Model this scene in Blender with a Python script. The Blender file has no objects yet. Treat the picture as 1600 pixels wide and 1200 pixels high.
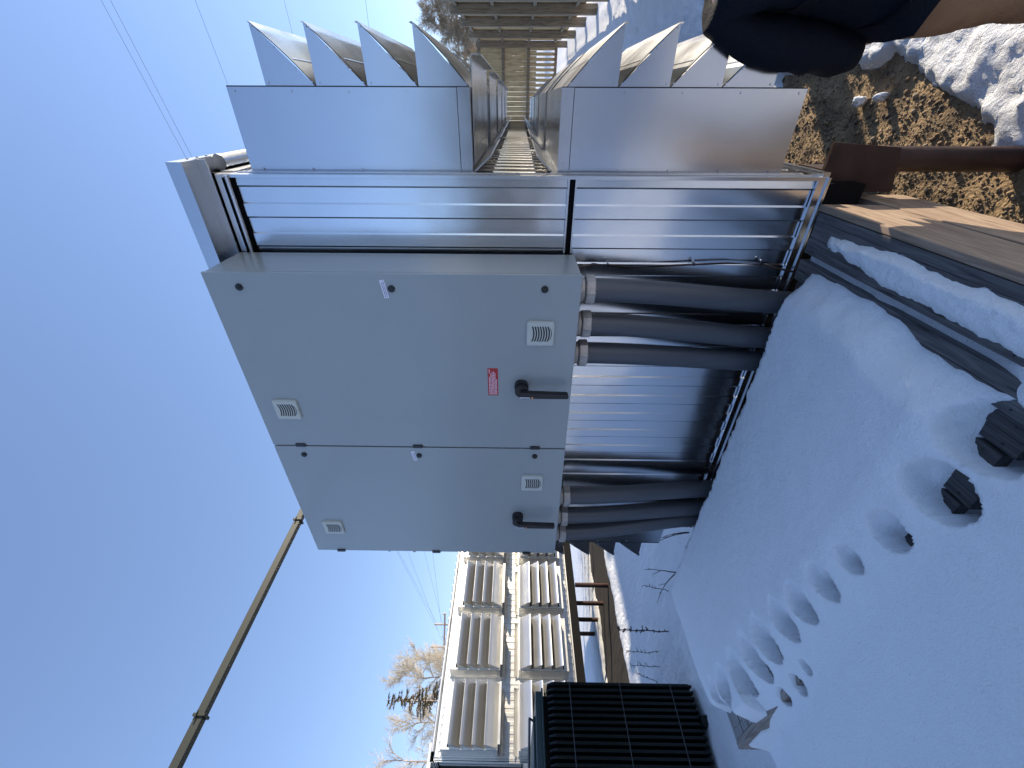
import bpy, math, random
import numpy as np
from mathutils import Vector, Matrix, noise as mnoise

random.seed(7); rng = np.random.default_rng(7)
R = math.radians
C = bpy.data.collections.new('scene'); bpy.context.scene.collection.children.link(C)
S = bpy.context.scene
H = 2.4                      # height of the lens over the ground; every z below is written relative to the lens

# ------------------------------------------------------------------ camera
cd = bpy.data.cameras.new('camera'); cam = bpy.data.objects.new('camera', cd); C.objects.link(cam)
cd.sensor_width = 36; cd.lens = 650.9 / 1600 * 36; cd.clip_start = 0.05; cd.clip_end = 2000
yaw, pit, rol = R(34.08), R(0.567), R(0.62)
r_ = Vector((math.cos(yaw), math.sin(yaw), 0)); f_ = Vector((-math.sin(yaw), math.cos(yaw), 0)); k_ = Vector((0, 0, 1))
f2 = f_ * math.cos(pit) + k_ * math.sin(pit); u2 = k_ * math.cos(pit) - f_ * math.sin(pit)
# phone held sideways: the photograph's +x points down, its +y points to the right; roll on top
right_in_world = r_ * math.cos(rol) + u2 * math.sin(rol)      # upright picture's right
up_in_world = u2 * math.cos(rol) - r_ * math.sin(rol)         # upright picture's up
cx = -up_in_world; cy = right_in_world; cz = -f2
cam.matrix_world = Matrix(((cx.x, cy.x, cz.x, 0), (cx.y, cy.y, cz.y, 0), (cx.z, cy.z, cz.z, H), (0, 0, 0, 1)))
S.camera = cam

# ------------------------------------------------------------------ light
SUN_EL, SUN_PHI = R(14.0), R(50.0)                      # azimuth counted from +X towards +Y
w = bpy.data.worlds.new('World'); S.world = w; w.use_nodes = True
nt = w.node_tree; bg = nt.nodes['Background']
sky = nt.nodes.new('ShaderNodeTexSky'); sky.sky_type = 'NISHITA'; sky.sun_disc = False
sky.sun_elevation = SUN_EL; sky.sun_rotation = math.pi / 2 - SUN_PHI
sky.altitude = 300; sky.air_density = 1.0; sky.dust_density = 0.1; sky.ozone_density = 2.0
gm = nt.nodes.new('ShaderNodeGamma'); gm.inputs[1].default_value = .70
tn = nt.nodes.new('ShaderNodeMix'); tn.data_type = 'RGBA'; tn.blend_type = 'MULTIPLY'; tn.inputs['Factor'].default_value = 1
tn.inputs['B'].default_value = (.90, .97, 1.22, 1)
nt.links.new(sky.outputs[0], gm.inputs[0]); nt.links.new(gm.outputs[0], tn.inputs['A']); nt.links.new(tn.outputs['Result'], bg.inputs[0]); bg.inputs[1].default_value = 0.15
sl = bpy.data.lights.new('sun', 'SUN'); so = bpy.data.objects.new('sun', sl); C.objects.link(so)
sl.energy = 3.2; sl.angle = R(0.5); sl.color = (1.0, 0.86, 0.66)
sd = Vector((math.cos(SUN_EL) * math.cos(SUN_PHI), math.cos(SUN_EL) * math.sin(SUN_PHI), math.sin(SUN_EL)))
so.rotation_euler = sd.to_track_quat('Z', 'Y').to_euler(); so.location = (10, 8, 12)
S.view_settings.view_transform = 'Standard'; S.view_settings.look = 'None'
S.view_settings.exposure = 1.30; S.view_settings.gamma = 1
S.cycles.max_bounces = 8; S.cycles.glossy_bounces = 5; S.cycles.diffuse_bounces = 4
S.cycles.caustics_reflective = False; S.cycles.caustics_refractive = False

# ------------------------------------------------------------------ materials
def mat(name, col, rough=0.6, metal=0.0, var=None, vscale=8, bump=0, bscale=30, rvar=0, spec=0.5, stretch=None, coat=0):
    m = bpy.data.materials.new(name); m.use_nodes = True
    n = m.node_tree.nodes; l = m.node_tree.links; b = n['Principled BSDF']
    b.inputs['Base Color'].default_value = (*col, 1); b.inputs['Roughness'].default_value = rough
    b.inputs['Metallic'].default_value = metal; b.inputs['Specular IOR Level'].default_value = spec
    if coat: b.inputs['Coat Weight'].default_value = coat; b.inputs['Coat Roughness'].default_value = 0.15
    tc = n.new('ShaderNodeTexCoord'); src = tc.outputs['Object']
    if stretch:
        mp = n.new('ShaderNodeMapping'); mp.inputs['Scale'].default_value = stretch
        l.new(src, mp.inputs[0]); src = mp.outputs[0]
    if var:
        t = n.new('ShaderNodeTexNoise'); t.inputs['Scale'].default_value = vscale; t.inputs['Detail'].default_value = 6
        l.new(src, t.inputs['Vector'])
        cr = n.new('ShaderNodeValToRGB'); cr.color_ramp.elements[0].position = .35; cr.color_ramp.elements[1].position = .68
        cr.color_ramp.elements[0].color = (*var, 1); cr.color_ramp.elements[1].color = (*col, 1)
        l.new(t.outputs['Fac'], cr.inputs[0]); l.new(cr.outputs[0], b.inputs['Base Color'])
        if rvar:
            mr = n.new('ShaderNodeMapRange'); mr.inputs[3].default_value = rough - rvar; mr.inputs[4].default_value = rough + rvar
            l.new(t.outputs['Fac'], mr.inputs[0]); l.new(mr.outputs[0], b.inputs['Roughness'])
    if bump:
        t2 = n.new('ShaderNodeTexNoise'); t2.inputs['Scale'].default_value = bscale; t2.inputs['Detail'].default_value = 5
        l.new(src, t2.inputs['Vector'])
        bp = n.new('ShaderNodeBump'); bp.inputs['Strength'].default_value = min(1, bump); bp.inputs['Distance'].default_value = 0.01 * max(1, bump)
        l.new(t2.outputs['Fac'], bp.inputs['Height']); l.new(bp.outputs[0], b.inputs['Normal'])
    return m

def galv_mat(name, col, rough, wave=0.5, metal=1.0):
    """zinc coated sheet: fine spangle in the gloss, a slow waviness of the sheet"""
    m = bpy.data.materials.new(name); m.use_nodes = True
    n = m.node_tree.nodes; l = m.node_tree.links; b = n['Principled BSDF']
    b.inputs['Metallic'].default_value = metal
    tc = n.new('ShaderNodeTexCoord')
    v = n.new('ShaderNodeTexNoise'); v.inputs['Scale'].default_value = 140; v.inputs['Detail'].default_value = 3
    l.new(tc.outputs['Object'], v.inputs['Vector'])
    cr = n.new('ShaderNodeValToRGB'); cr.color_ramp.elements[0].position = .3; cr.color_ramp.elements[1].position = .75
    cr.color_ramp.elements[0].color = (*[c * .965 for c in col], 1); cr.color_ramp.elements[1].color = (*[min(1, c * 1.02) for c in col], 1)
    l.new(v.outputs['Fac'], cr.inputs[0]); l.new(cr.outputs[0], b.inputs['Base Color'])
    # stains and patchy dulling
    s = n.new('ShaderNodeTexNoise'); s.inputs['Scale'].default_value = 3.5; s.inputs['Detail'].default_value = 8; s.inputs['Roughness'].default_value = .7
    mp = n.new('ShaderNodeMapping'); mp.inputs['Scale'].default_value = (1, 1, .35)
    l.new(tc.outputs['Object'], mp.inputs[0]); l.new(mp.outputs[0], s.inputs['Vector'])
    mr = n.new('ShaderNodeMapRange'); mr.inputs[1].default_value = .3; mr.inputs[2].default_value = .75
    mr.inputs[3].default_value = rough - .03; mr.inputs[4].default_value = rough + .05
    l.new(s.outputs['Fac'], mr.inputs[0]); l.new(mr.outputs[0], b.inputs['Roughness'])
    t2 = n.new('ShaderNodeTexNoise'); t2.inputs['Scale'].default_value = 2.2; t2.inputs['Detail'].default_value = 1.5
    l.new(tc.outputs['Object'], t2.inputs['Vector'])
    bp = n.new('ShaderNodeBump'); bp.inputs['Strength'].default_value = wave; bp.inputs['Distance'].default_value = .02
    l.new(t2.outputs['Fac'], bp.inputs['Height'])
    bp2 = n.new('ShaderNodeBump'); bp2.inputs['Strength'].default_value = .03; bp2.inputs['Distance'].default_value = .002
    l.new(v.outputs['Fac'], bp2.inputs['Height']); l.new(bp.outputs[0], bp2.inputs['Normal'])
    l.new(bp2.outputs[0], b.inputs['Normal'])
    return m

def wood_mat(name, a, b_, scale=(14, 1.2, 14), rough=.75):
    """grain runs along the object's local Y; knots"""
    m = bpy.data.materials.new(name); m.use_nodes = True
    n = m.node_tree.nodes; l = m.node_tree.links; b = n['Principled BSDF']
    b.inputs['Roughness'].default_value = rough
    tc = n.new('ShaderNodeTexCoord'); mp = n.new('ShaderNodeMapping'); mp.inputs['Scale'].default_value = scale
    l.new(tc.outputs['Object'], mp.inputs[0])
    t = n.new('ShaderNodeTexNoise'); t.inputs['Scale'].default_value = 3.2; t.inputs['Detail'].default_value = 9; t.inputs['Distortion'].default_value = .8
    l.new(mp.outputs[0], t.inputs['Vector'])
    cr = n.new('ShaderNodeValToRGB'); e = cr.color_ramp.elements
    e[0].position = .33; e[1].position = .66; e[0].color = (*a, 1); e[1].color = (*b_, 1)
    l.new(t.outputs['Fac'], cr.inputs[0])
    k = n.new('ShaderNodeTexVoronoi'); k.inputs['Scale'].default_value = 2.1
    mp2 = n.new('ShaderNodeMapping'); mp2.inputs['Scale'].default_value = tuple(.45 * s if s > 5 else s * .8 for s in scale)
    l.new(tc.outputs['Object'], mp2.inputs[0]); l.new(mp2.outputs[0], k.inputs['Vector'])
    kr = n.new('ShaderNodeValToRGB'); ke = kr.color_ramp.elements
    ke[0].position = .045; ke[1].position = .11; ke[0].color = (.25, .17, .12, 1); ke[1].color = (1, 1, 1, 1)
    l.new(k.outputs['Distance'], kr.inputs[0])
    mx = n.new('ShaderNodeMix'); mx.data_type = 'RGBA'; mx.blend_type = 'MULTIPLY'; mx.inputs['Factor'].default_value = .85
    l.new(cr.outputs[0], mx.inputs['A']); l.new(kr.outputs[0], mx.inputs['B']); l.new(mx.outputs['Result'], b.inputs['Base Color'])
    bp = n.new('ShaderNodeBump'); bp.inputs['Strength'].default_value = .5; bp.inputs['Distance'].default_value = .004
    l.new(t.outputs['Fac'], bp.inputs['Height']); l.new(bp.outputs[0], b.inputs['Normal'])
    return m

def snow_mat(name, col=(.90, .92, .94), grain=60, bump=.35, dirt=None, dscale=2.0, dlo=.62, dhi=.72, crumb=0, cdist=.04):
    m = bpy.data.materials.new(name); m.use_nodes = True
    n = m.node_tree.nodes; l = m.node_tree.links; b = n['Principled BSDF']
    b.inputs['Base Color'].default_value = (*col, 1); b.inputs['Roughness'].default_value = .55
    b.inputs['Specular IOR Level'].default_value = .25
    tc = n.new('ShaderNodeTexCoord')
    t = n.new('ShaderNodeTexNoise'); t.inputs['Scale'].default_value = grain; t.inputs['Detail'].default_value = 8; t.inputs['Roughness'].default_value = .7
    l.new(tc.outputs['Object'], t.inputs['Vector'])
    bp = n.new('ShaderNodeBump'); bp.inputs['Strength'].default_value = bump; bp.inputs['Distance'].default_value = .012
    l.new(t.outputs['Fac'], bp.inputs['Height'])
    last = bp
    if crumb:
        t3 = n.new('ShaderNodeTexNoise'); t3.inputs['Scale'].default_value = crumb; t3.inputs['Detail'].default_value = 6; t3.inputs['Roughness'].default_value = .65
        l.new(tc.outputs['Object'], t3.inputs['Vector'])
        b3 = n.new('ShaderNodeBump'); b3.inputs['Strength'].default_value = .9; b3.inputs['Distance'].default_value = cdist
        l.new(t3.outputs['Fac'], b3.inputs['Height']); l.new(bp.outputs[0], b3.inputs['Normal']); last = b3
    l.new(last.outputs[0], b.inputs['Normal'])
    if dirt:
        d = n.new('ShaderNodeTexNoise'); d.inputs['Scale'].default_value = dscale; d.inputs['Detail'].default_value = 10; d.inputs['Roughness'].default_value = .75
        l.new(tc.outputs['Object'], d.inputs['Vector'])
        cr = n.new('ShaderNodeValToRGB'); cr.color_ramp.elements[0].position = dlo; cr.color_ramp.elements[1].position = dhi
        cr.color_ramp.elements[0].color = (*col, 1); cr.color_ramp.elements[1].color = (*dirt, 1)
        l.new(d.outputs['Fac'], cr.inputs[0]); l.new(cr.outputs[0], b.inputs['Base Color'])
    return m

M = {}
M['galv'] = galv_mat('galvanized_sheet', (.58, .60, .63), .24)
M['galv_hood'] = galv_mat('galvanized_hood_sheet', (.51, .53, .57), .20, .22)
M['galv_wall'] = galv_mat('galvanized_ribbed_sheet', (.62, .645, .68), .20, .4)
M['galv_dull'] = galv_mat('weathered_zinc', (.50, .50, .49), .22)
M['zinc_far'] = galv_mat('pale_zinc', (.70, .695, .67), .36, .3, metal=.86)  # paler, rougher zinc, used on the far container only
M['steel_cap'] = galv_mat('zinc_flashing', (.52, .55, .59), .28, .2)
M['dark'] = mat('black_mesh', (.012, .012, .013), .8)
M['base_steel'] = mat('black_painted_steel', (.006, .006, .007), .7, spec=.1)
M['rust'] = mat('red_primer_steel', (.062, .032, .026), .45, .1, var=(.035, .018, .015), vscale=7, bump=.3, bscale=20, spec=.3)
M['paint'] = mat('grey_enclosure_paint', (.31, .335, .335), .33, 0, var=(.30, .325, .325), vscale=3, bump=.12, bscale=260, coat=.35)
M['gasket'] = mat('dark_gasket', (.02, .02, .022), .7)
M['plastic'] = mat('light_grey_plastic', (.52, .53, .47), .5)
M['black'] = mat('black_plastic', (.012, .011, .013), .4)
M['white'] = mat('white_label', (.75, .75, .82), .5)
M['ink'] = mat('label_ink', (.18, .12, .3), .6)
M['red'] = mat('red_label', (.42, .02, .02), .45)
M['redtext'] = mat('pale_print', (.8, .55, .6), .5)
M['orange'] = mat('orange_button', (.7, .28, .08), .5)
M['pvc'] = mat('dark_grey_pvc', (.082, .086, .096), .42, 0, var=(.068, .071, .08), vscale=4, bump=.1, bscale=40, stretch=(6, 6, .6))
M['zinc_nut'] = mat('cast_zinc_fitting', (.52, .48, .44), .5, .3, var=(.36, .33, .31), vscale=22, bump=.5, bscale=60)
M['cable'] = mat('brown_cable', (.045, .022, .018), .5)
M['wood_grey'] = wood_mat('weathered_wood', (.15, .14, .135), (.34, .325, .31), (26, 1.4, 26))
M['wood_wet'] = wood_mat('wet_grey_plank', (.045, .043, .044), (.14, .135, .135), (26, 1.4, 26), .5)
M['wood_new'] = wood_mat('fresh_lumber', (.22, .145, .10), (.38, .28, .195), (18, 1.3, 18))
M['wood_dark'] = wood_mat('wet_dark_wood', (.022, .02, .02), (.07, .065, .065), (26, 1.6, 26), .5)
M['wood_fence'] = wood_mat('fence_boards', (.42, .28, .13), (.70, .50, .25), (5, 5, .5))
M['wood_fade'] = wood_mat('faded_beam', (.16, .12, .10), (.34, .29, .25), (1.4, 20, 20))
M['wood_old'] = wood_mat('old_grey_boards', (.05, .045, .04), (.12, .10, .085), (5, 5, .6))
M['wood_post'] = wood_mat('fence_posts', (.17, .12, .07), (.32, .235, .145), (5, 5, .6))
M['snow_deck'] = snow_mat('deck_snow', (.94, .955, .97), grain=130, bump=.8, crumb=26, cdist=.006)
M['snow'] = snow_mat('ground_snow', grain=70, bump=.9, dirt=(.35, .3, .26), dscale=3.2, dlo=.66, dhi=.78, crumb=13)
M['snow_dirty'] = snow_mat('thin_dirty_snow', grain=40, bump=.6, dirt=(.12, .09, .06), dscale=9, dlo=.5, dhi=.6)
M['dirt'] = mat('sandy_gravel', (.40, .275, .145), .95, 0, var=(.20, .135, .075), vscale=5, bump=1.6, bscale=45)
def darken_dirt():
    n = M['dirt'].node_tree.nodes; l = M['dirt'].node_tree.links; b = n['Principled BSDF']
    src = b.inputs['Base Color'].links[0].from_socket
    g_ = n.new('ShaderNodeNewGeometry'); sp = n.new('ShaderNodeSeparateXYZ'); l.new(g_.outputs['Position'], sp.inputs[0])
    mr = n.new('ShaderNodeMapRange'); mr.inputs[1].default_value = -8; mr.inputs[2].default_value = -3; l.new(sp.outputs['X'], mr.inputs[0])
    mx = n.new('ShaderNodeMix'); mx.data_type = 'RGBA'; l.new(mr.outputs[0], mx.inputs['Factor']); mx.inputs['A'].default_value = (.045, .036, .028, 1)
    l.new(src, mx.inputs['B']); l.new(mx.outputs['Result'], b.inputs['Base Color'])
darken_dirt()          # shade over the strip by the far container, put into the soil colour
for i, c in enumerate([(.26, .18, .105), (.31, .215, .125), (.16, .115, .075), (.30, .24, .16), (.10, .08, .06)]):
    M['stone%d' % i] = mat('pebble_%s' % 'abcde'[i], c, .9)
M['green'] = mat('dark_green_enamel', (.0045, .008, .008), .35, 0, spec=.3)
M['green_lid'] = mat('green_enamel_lid', (.035, .06, .062), .4)
M['rod'] = mat('grey_steel_rod', (.12, .12, .12), .4, .8)
M['olive'] = mat('olive_painted_duct', (.024, .027, .016), .5, .0, var=(.02, .022, .013), vscale=3)
M['bark'] = mat('pale_bark', (.42, .36, .31), .9, var=(.26, .2, .16), vscale=4)
M['twig'] = mat('bare_twigs', (.50, .435, .33), .9)
M['brush'] = mat('brown_brush', (.46, .385, .28), .95, var=(.28, .22, .15), vscale=.8)
M['needles'] = mat('brown_green_needles', (.07, .065, .025), .9, var=(.14, .09, .04), vscale=1.5)
M['weed'] = mat('dry_weed', (.07, .055, .045), .95)
M['wire'] = mat('overhead_wire', (.16, .2, .26), .6)
M['pole'] = mat('pole_wood', (.42, .33, .26), .9)
M['navy'] = mat('navy_jacket_cloth', (.0035, .0055, .011), .85, 0, bump=.6, bscale=120, spec=.2)
M['tan'] = mat('tan_canvas_cloth', (.26, .165, .10), .9, 0, var=(.2, .125, .075), vscale=6, bump=.5, bscale=150, spec=.2)
M['skin'] = mat('skin', (.55, .34, .26), .5)
M['hair'] = mat('brown_hair', (.05, .03, .02), .6)
M['boot'] = mat('brown_leather', (.09, .05, .03), .6)
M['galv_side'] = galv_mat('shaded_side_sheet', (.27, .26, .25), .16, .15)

# ------------------------------------------------------------------ mesh helpers
class MB:
    def __init__(s): s.v = []; s.f = []; s.m = []; s.sm = []
    def add(s, vs, fs, m=0, smooth=False):
        o = len(s.v); s.v += [tuple(p) for p in vs]
        for f in fs: s.f.append([o + i for i in f]); s.m.append(m); s.sm.append(smooth)
    def box(s, x0, x1, y0, y1, z0, z1, m=0):
        x0, x1 = min(x0, x1), max(x0, x1); y0, y1 = min(y0, y1), max(y0, y1); z0, z1 = min(z0, z1), max(z0, z1)
        s.add([(x0,y0,z0),(x1,y0,z0),(x1,y1,z0),(x0,y1,z0),(x0,y0,z1),(x1,y0,z1),(x1,y1,z1),(x0,y1,z1)],
              [(0,3,2,1),(4,5,6,7),(0,1,5,4),(1,2,6,5),(2,3,7,6),(3,0,4,7)], m)
    def prism(s, poly, axis, a, b, m=0):
        n = len(poly)
        def p(q, t): return (t, q[0], q[1]) if axis == 'x' else ((q[0], t, q[1]) if axis == 'y' else (q[0], q[1], t))
        vs = [p(q, a) for q in poly] + [p(q, b) for q in poly]
        fs = [tuple(range(n))[::-1], tuple(range(n, 2 * n))] + [(i, (i+1) % n, n + (i+1) % n, n + i) for i in range(n)]
        s.add(vs, fs, m)
    def tube(s, path, rad, n=8, m=0, cap=True, smooth=True):
        path = [Vector(p) for p in path]; k = len(path)
        rad = [rad] * k if not hasattr(rad, '__len__') else rad
        vs = []; ref = None
        for i, p in enumerate(path):
            t = (path[min(i+1, k-1)] - path[max(i-1, 0)]).normalized()
            if ref is None: ref = Vector((0, 0, 1)) if abs(t.z) < .9 else Vector((1, 0, 0))
            a = t.cross(ref).normalized(); b = t.cross(a).normalized(); ref = -a.cross(t) if False else ref
            for j in range(n):
                w_ = 2 * math.pi * j / n
                vs.append(p + (a * math.cos(w_) + b * math.sin(w_)) * rad[i])
        fs = [(i*n+j, i*n+(j+1) % n, (i+1)*n+(j+1) % n, (i+1)*n+j) for i in range(k-1) for j in range(n)]
        s.add(vs, fs, m, smooth)
        if cap: s.add(vs[:n], [tuple(range(n))], m); s.add(vs[-n:], [tuple(range(n))[::-1]], m)
    def disc(s, c, r, axis_n, th, n=20, m=0):
        c = Vector(c); d = Vector(axis_n).normalized(); s.tube([c, c + d * th], r, n, m)
    def build(s, name, mats, parent=None, origin=None, bevel=0):
        me = bpy.data.meshes.new(name); o0 = Vector(origin) if origin is not None else (Vector(parent['o']) if parent is not None else Vector((0, 0, 0)))
        me.from_pydata([(x - o0.x, y - o0.y, z - o0.z) for x, y, z in s.v], [], s.f)
        for mm in (mats if isinstance(mats, (list, tuple)) else [mats]): me.materials.append(M[mm])
        me.polygons.foreach_set('material_index', s.m); me.polygons.foreach_set('use_smooth', s.sm); me.update()
        o = bpy.data.objects.new(name, me); C.objects.link(o)
        if parent is not None: o.parent = parent; o['o'] = list(parent['o'])
        else: o.location = o0; o['o'] = list(o0)
        if bevel:
            b = o.modifiers.new('bevel', 'BEVEL'); b.width = bevel; b.segments = 2; b.limit_method = 'ANGLE'; b.angle_limit = R(40)
        return o

def root(name, loc, label, cat, group=None):
    o = bpy.data.objects.new(name, None); C.objects.link(o); o.location = loc; o['o'] = list(loc)
    o.empty_display_size = .2
    tag(o, label, cat, group); return o
def tag(o, label=None, cat=None, group=None, kind=None):
    if label: o['label'] = label
    if cat: o['category'] = cat
    if group: o['group'] = group
    if kind: o['kind'] = kind
    return o
KIDS = {}
def copy_tree(o, parent=None):
    c = o.copy(); C.objects.link(c)
    if parent is not None: c.parent = parent
    for ch in [q for q in list(C.objects) if q.parent is o]: copy_tree(ch, c)
    return c
def Z(z): return z + H

# ------------------------------------------------------------------ equipment container (thing 1, copied for the one behind)
XR, YF, W, L = -.285, 2.17, 2.55, 6.85          # right wall, front wall, width, length
XL = XR - W; YB = YF + L
WB, WT = -1.45, 1.35                            # wall bottom / top
HD, FP, HW, PITCH = .342, .22, 1.105, 1.336     # hood depth, blade reach, hood width, spacing
SCR = []
def ribbed(x_or_y, plane, fixed, a, b, z0, z1, out, name, parent, per=.142, dep=.006, mname='galv_wall'):
    """sheet with shallow trapezoid ribs; 'out' is the sign of the outer side"""
    mb = MB(); n = int((b - a) / per); pts = []
    for i in range(n + 1):
        t = a + i * per
        for dt, h in ((0, 0), (.058, 0), (.066, dep), (.124, dep), (.132, 0)):
            if t + dt <= b: pts.append((t + dt, h))
    pts.append((b, 0)); vs = []
    for t, h in pts:
        for z in (z0, z1):
            p = fixed + out * (h - dep)
            vs.append((t, p, z) if plane == 'y' else (p, t, z))
    fs = [(2*i, 2*i+2, 2*i+3, 2*i+1) for i in range(len(pts) - 1)]
    mb.add(vs, fs, 0)
    return mb.build(name, [mname], parent)

def screws(mb, pts, nrm, r=.0055, m=0):
    for p in pts: mb.tube([Vector(p), Vector(p) + Vector(nrm) * .005], r, 6, m, smooth=False)

def hood(parent, y0, upper, sgn, xw):
    """sgn=+1: on the right wall, reaching towards +x"""
    X = lambda d: xw + sgn * d
    zt, zb = (1.30, .22) if upper else (-.187, -1.262)
    y1 = y0 + HW; t = .004
    b = MB(); fl = .03
    zt_, zb_ = Z(zt), Z(zb)
    b.box(X(0), X(HD), y0, y0 + t, zb_, zt_)                    # cheeks
    b.box(X(0), X(HD), y1 - t, y1, zb_, zt_)
    b.box(X(0), X(HD), y0 + t, y1 - t, zt_ - t, zt_)            # top, bottom
    b.box(X(0), X(HD), y0 + t, y1 - t, zb_, zb_ + t)
    for (ya, yb) in ((y0 + t, y0 + .035), (y1 - .035, y1 - t)): b.box(X(HD - .004), X(HD), ya, yb, zb_ + t, zt_ - t)
    for (za, zc) in ((zt_ - .03, zt_ - t), (zb_ + t, zb_ + .022)): b.box(X(HD - .004), X(HD), y0 + .035, y1 - .035, za, zc)
    # folded seam strip on the cheek by the walkway side, flange to the wall
    zs = (zb_ + .002, zb_ + .055) if upper else (zt_ - .055, zt_ - .002)
    b.box(X(.004), X(HD - .003), y0 - .003, y0, *zs); b.box(X(.004), X(HD - .003), y1, y1 + .003, *zs)
    b.box(X(0), X(.004), y0 - .028, y0, zb_ - .01, zt_ + .012); b.box(X(0), X(.004), y1, y1 + .028, zb_ - .01, zt_ + .012)
    b.box(X(0), X(.004), y0 - .028, y1 + .028, zt_ + .001, zt_ + .026)
    b.box(X(.02), X(.023), y0 - .0022, y0, zb_, zt_, 0)
    zq = zs[1] if upper else zs[0]
    b.box(X(.004), X(HD - .003), y0 - .0035, y0 - .0001, zq, zq + (.003 if upper else -.003), 1)
    b.box(X(HD - .004), X(HD + .0005), y0 - .002, y0 - .0001, zb_ + .002, zt_ - .002, 1)
    za_ = (zt_ - .125, zt_ - .03) if upper else (zb_ + .022, zb_ + .10)
    b.box(X(HD - .006), X(HD - .002), y0 + .035, y1 - .035, *za_)
    screws(b, [(X(.012), y0 - .003, zb_ + .06 + i * .24) for i in range(5)] + [(X(HD - .02), y0, zb_ + .03 + i * .255) for i in range(5)] +
           [(X(.04), y0 - .003, (zs[0] + zs[1]) / 2), (X(HD - .04), y0 - .003, (zs[0] + zs[1]) / 2)], (0, -1, 0))
    h = b.build('louver_hood', ['galv_hood', 'gasket'], parent)
    g = MB(); g.box(X(.012), X(.016), y0 + .02, y1 - .02, zb_ + .02, zt_ - .02); g.build('intake_screen', ['dark'], h)
    # four blades
    ph = .228
    for k in range(4):
        m = MB(); ya, yb = y0 + .022, y1 - .022
        if upper: zi0 = Z(1.134) - k * ph; zlow = zi0 - ph; inner, outer = zlow, zi0
        else: zi0 = Z(-.21) - k * ph; zlow = zi0 - ph; inner, outer = zi0, zlow
        prof = []
        for i in range(7):
            q = i / 6; sag = .010 * math.sin(math.pi * q)
            prof.append((X(HD + .001 + FP * q), inner + (outer - inner) * q + (-sag if upper else sag)))
        # lip at the free edge
        prof.append((X(HD + .001 + FP), outer + (.012 if upper else -.012)))
        vs = []
        th = .0025
        for (px_, pz_) in prof: vs += [(px_, ya, pz_), (px_, yb, pz_)]
        for (px_, pz_) in prof: vs += [(px_ - sgn * th, ya, pz_ + (th if upper else -th)), (px_ - sgn * th, yb, pz_ + (th if upper else -th))]
        n = len(prof); fs = [(2*i, 2*i+1, 2*i+3, 2*i+2) for i in range(n-1)] + [(2*n+2*i, 2*n+2*i+2, 2*n+2*i+3, 2*n+2*i+1) for i in range(n-1)]
        m.add(vs, fs, 0, True)
        # pressed stiffener
        qs = .45
        sx, sz = HD + FP * qs, inner + (outer - inner) * qs
        m.prism([(X(sx + .0), sz + (-.013 if upper else .013)), (X(sx + .012), sz + (-.004 if upper else .004) + (.012 if upper else -.012)), (X(sx - .012), sz + (-.02 if upper else .02))], 'y', ya + .03, yb - .03)
        # triangular cheeks
        tri = [(X(HD), zlow + .003), (X(HD), zi0 - .003), (X(HD + FP), outer)]
        for (yc, s2) in ((ya - .003, -1), (yb, 1)): m.prism(tri, 'y', yc, yc + .003)
        screws(m, [(X(HD + .012), ya - .003, zlow + .014 if upper else zi0 - .014), (X(HD + .012), ya - .003, zlow + .21 if upper else zi0 - .21)] +
               [(X(HD + FP * q_), ya - .003, inner + (outer - inner) * q_ + (.006 if upper else -.006)) for q_ in (.3, .62, .93)], (0, -1, 0), .0045)
        m.build('louver_blade', ['galv_hood'], h)
    if upper:
        p = MB(); p.box(X(0.03), X(.46), y0 + .06, y1 - .02, zb_ - .008, zb_ - .004)
        p.box(X(.456), X(.46), y0 + .06, y1 - .02, zb_ - .05, zb_ - .008)
        p.prism([(X(.004), zb_ - .012), (X(.07), zb_ - .09), (X(.075), zb_ - .085), (X(.01), zb_ - .008)], 'y', y0 - .01, y1 + .01)
        p.build('drip_tray', ['galv_dull'], h)
    else:
        p = MB(); p.prism([(X(.004), zt_ + .028), (X(.07), zt_ + .10), (X(.075), zt_ + .095), (X(.01), zt_ + .024)], 'y', y0 - .01, y1 + .01)
        p.build('flashing', ['galv_dull'], h)
    return h

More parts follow.
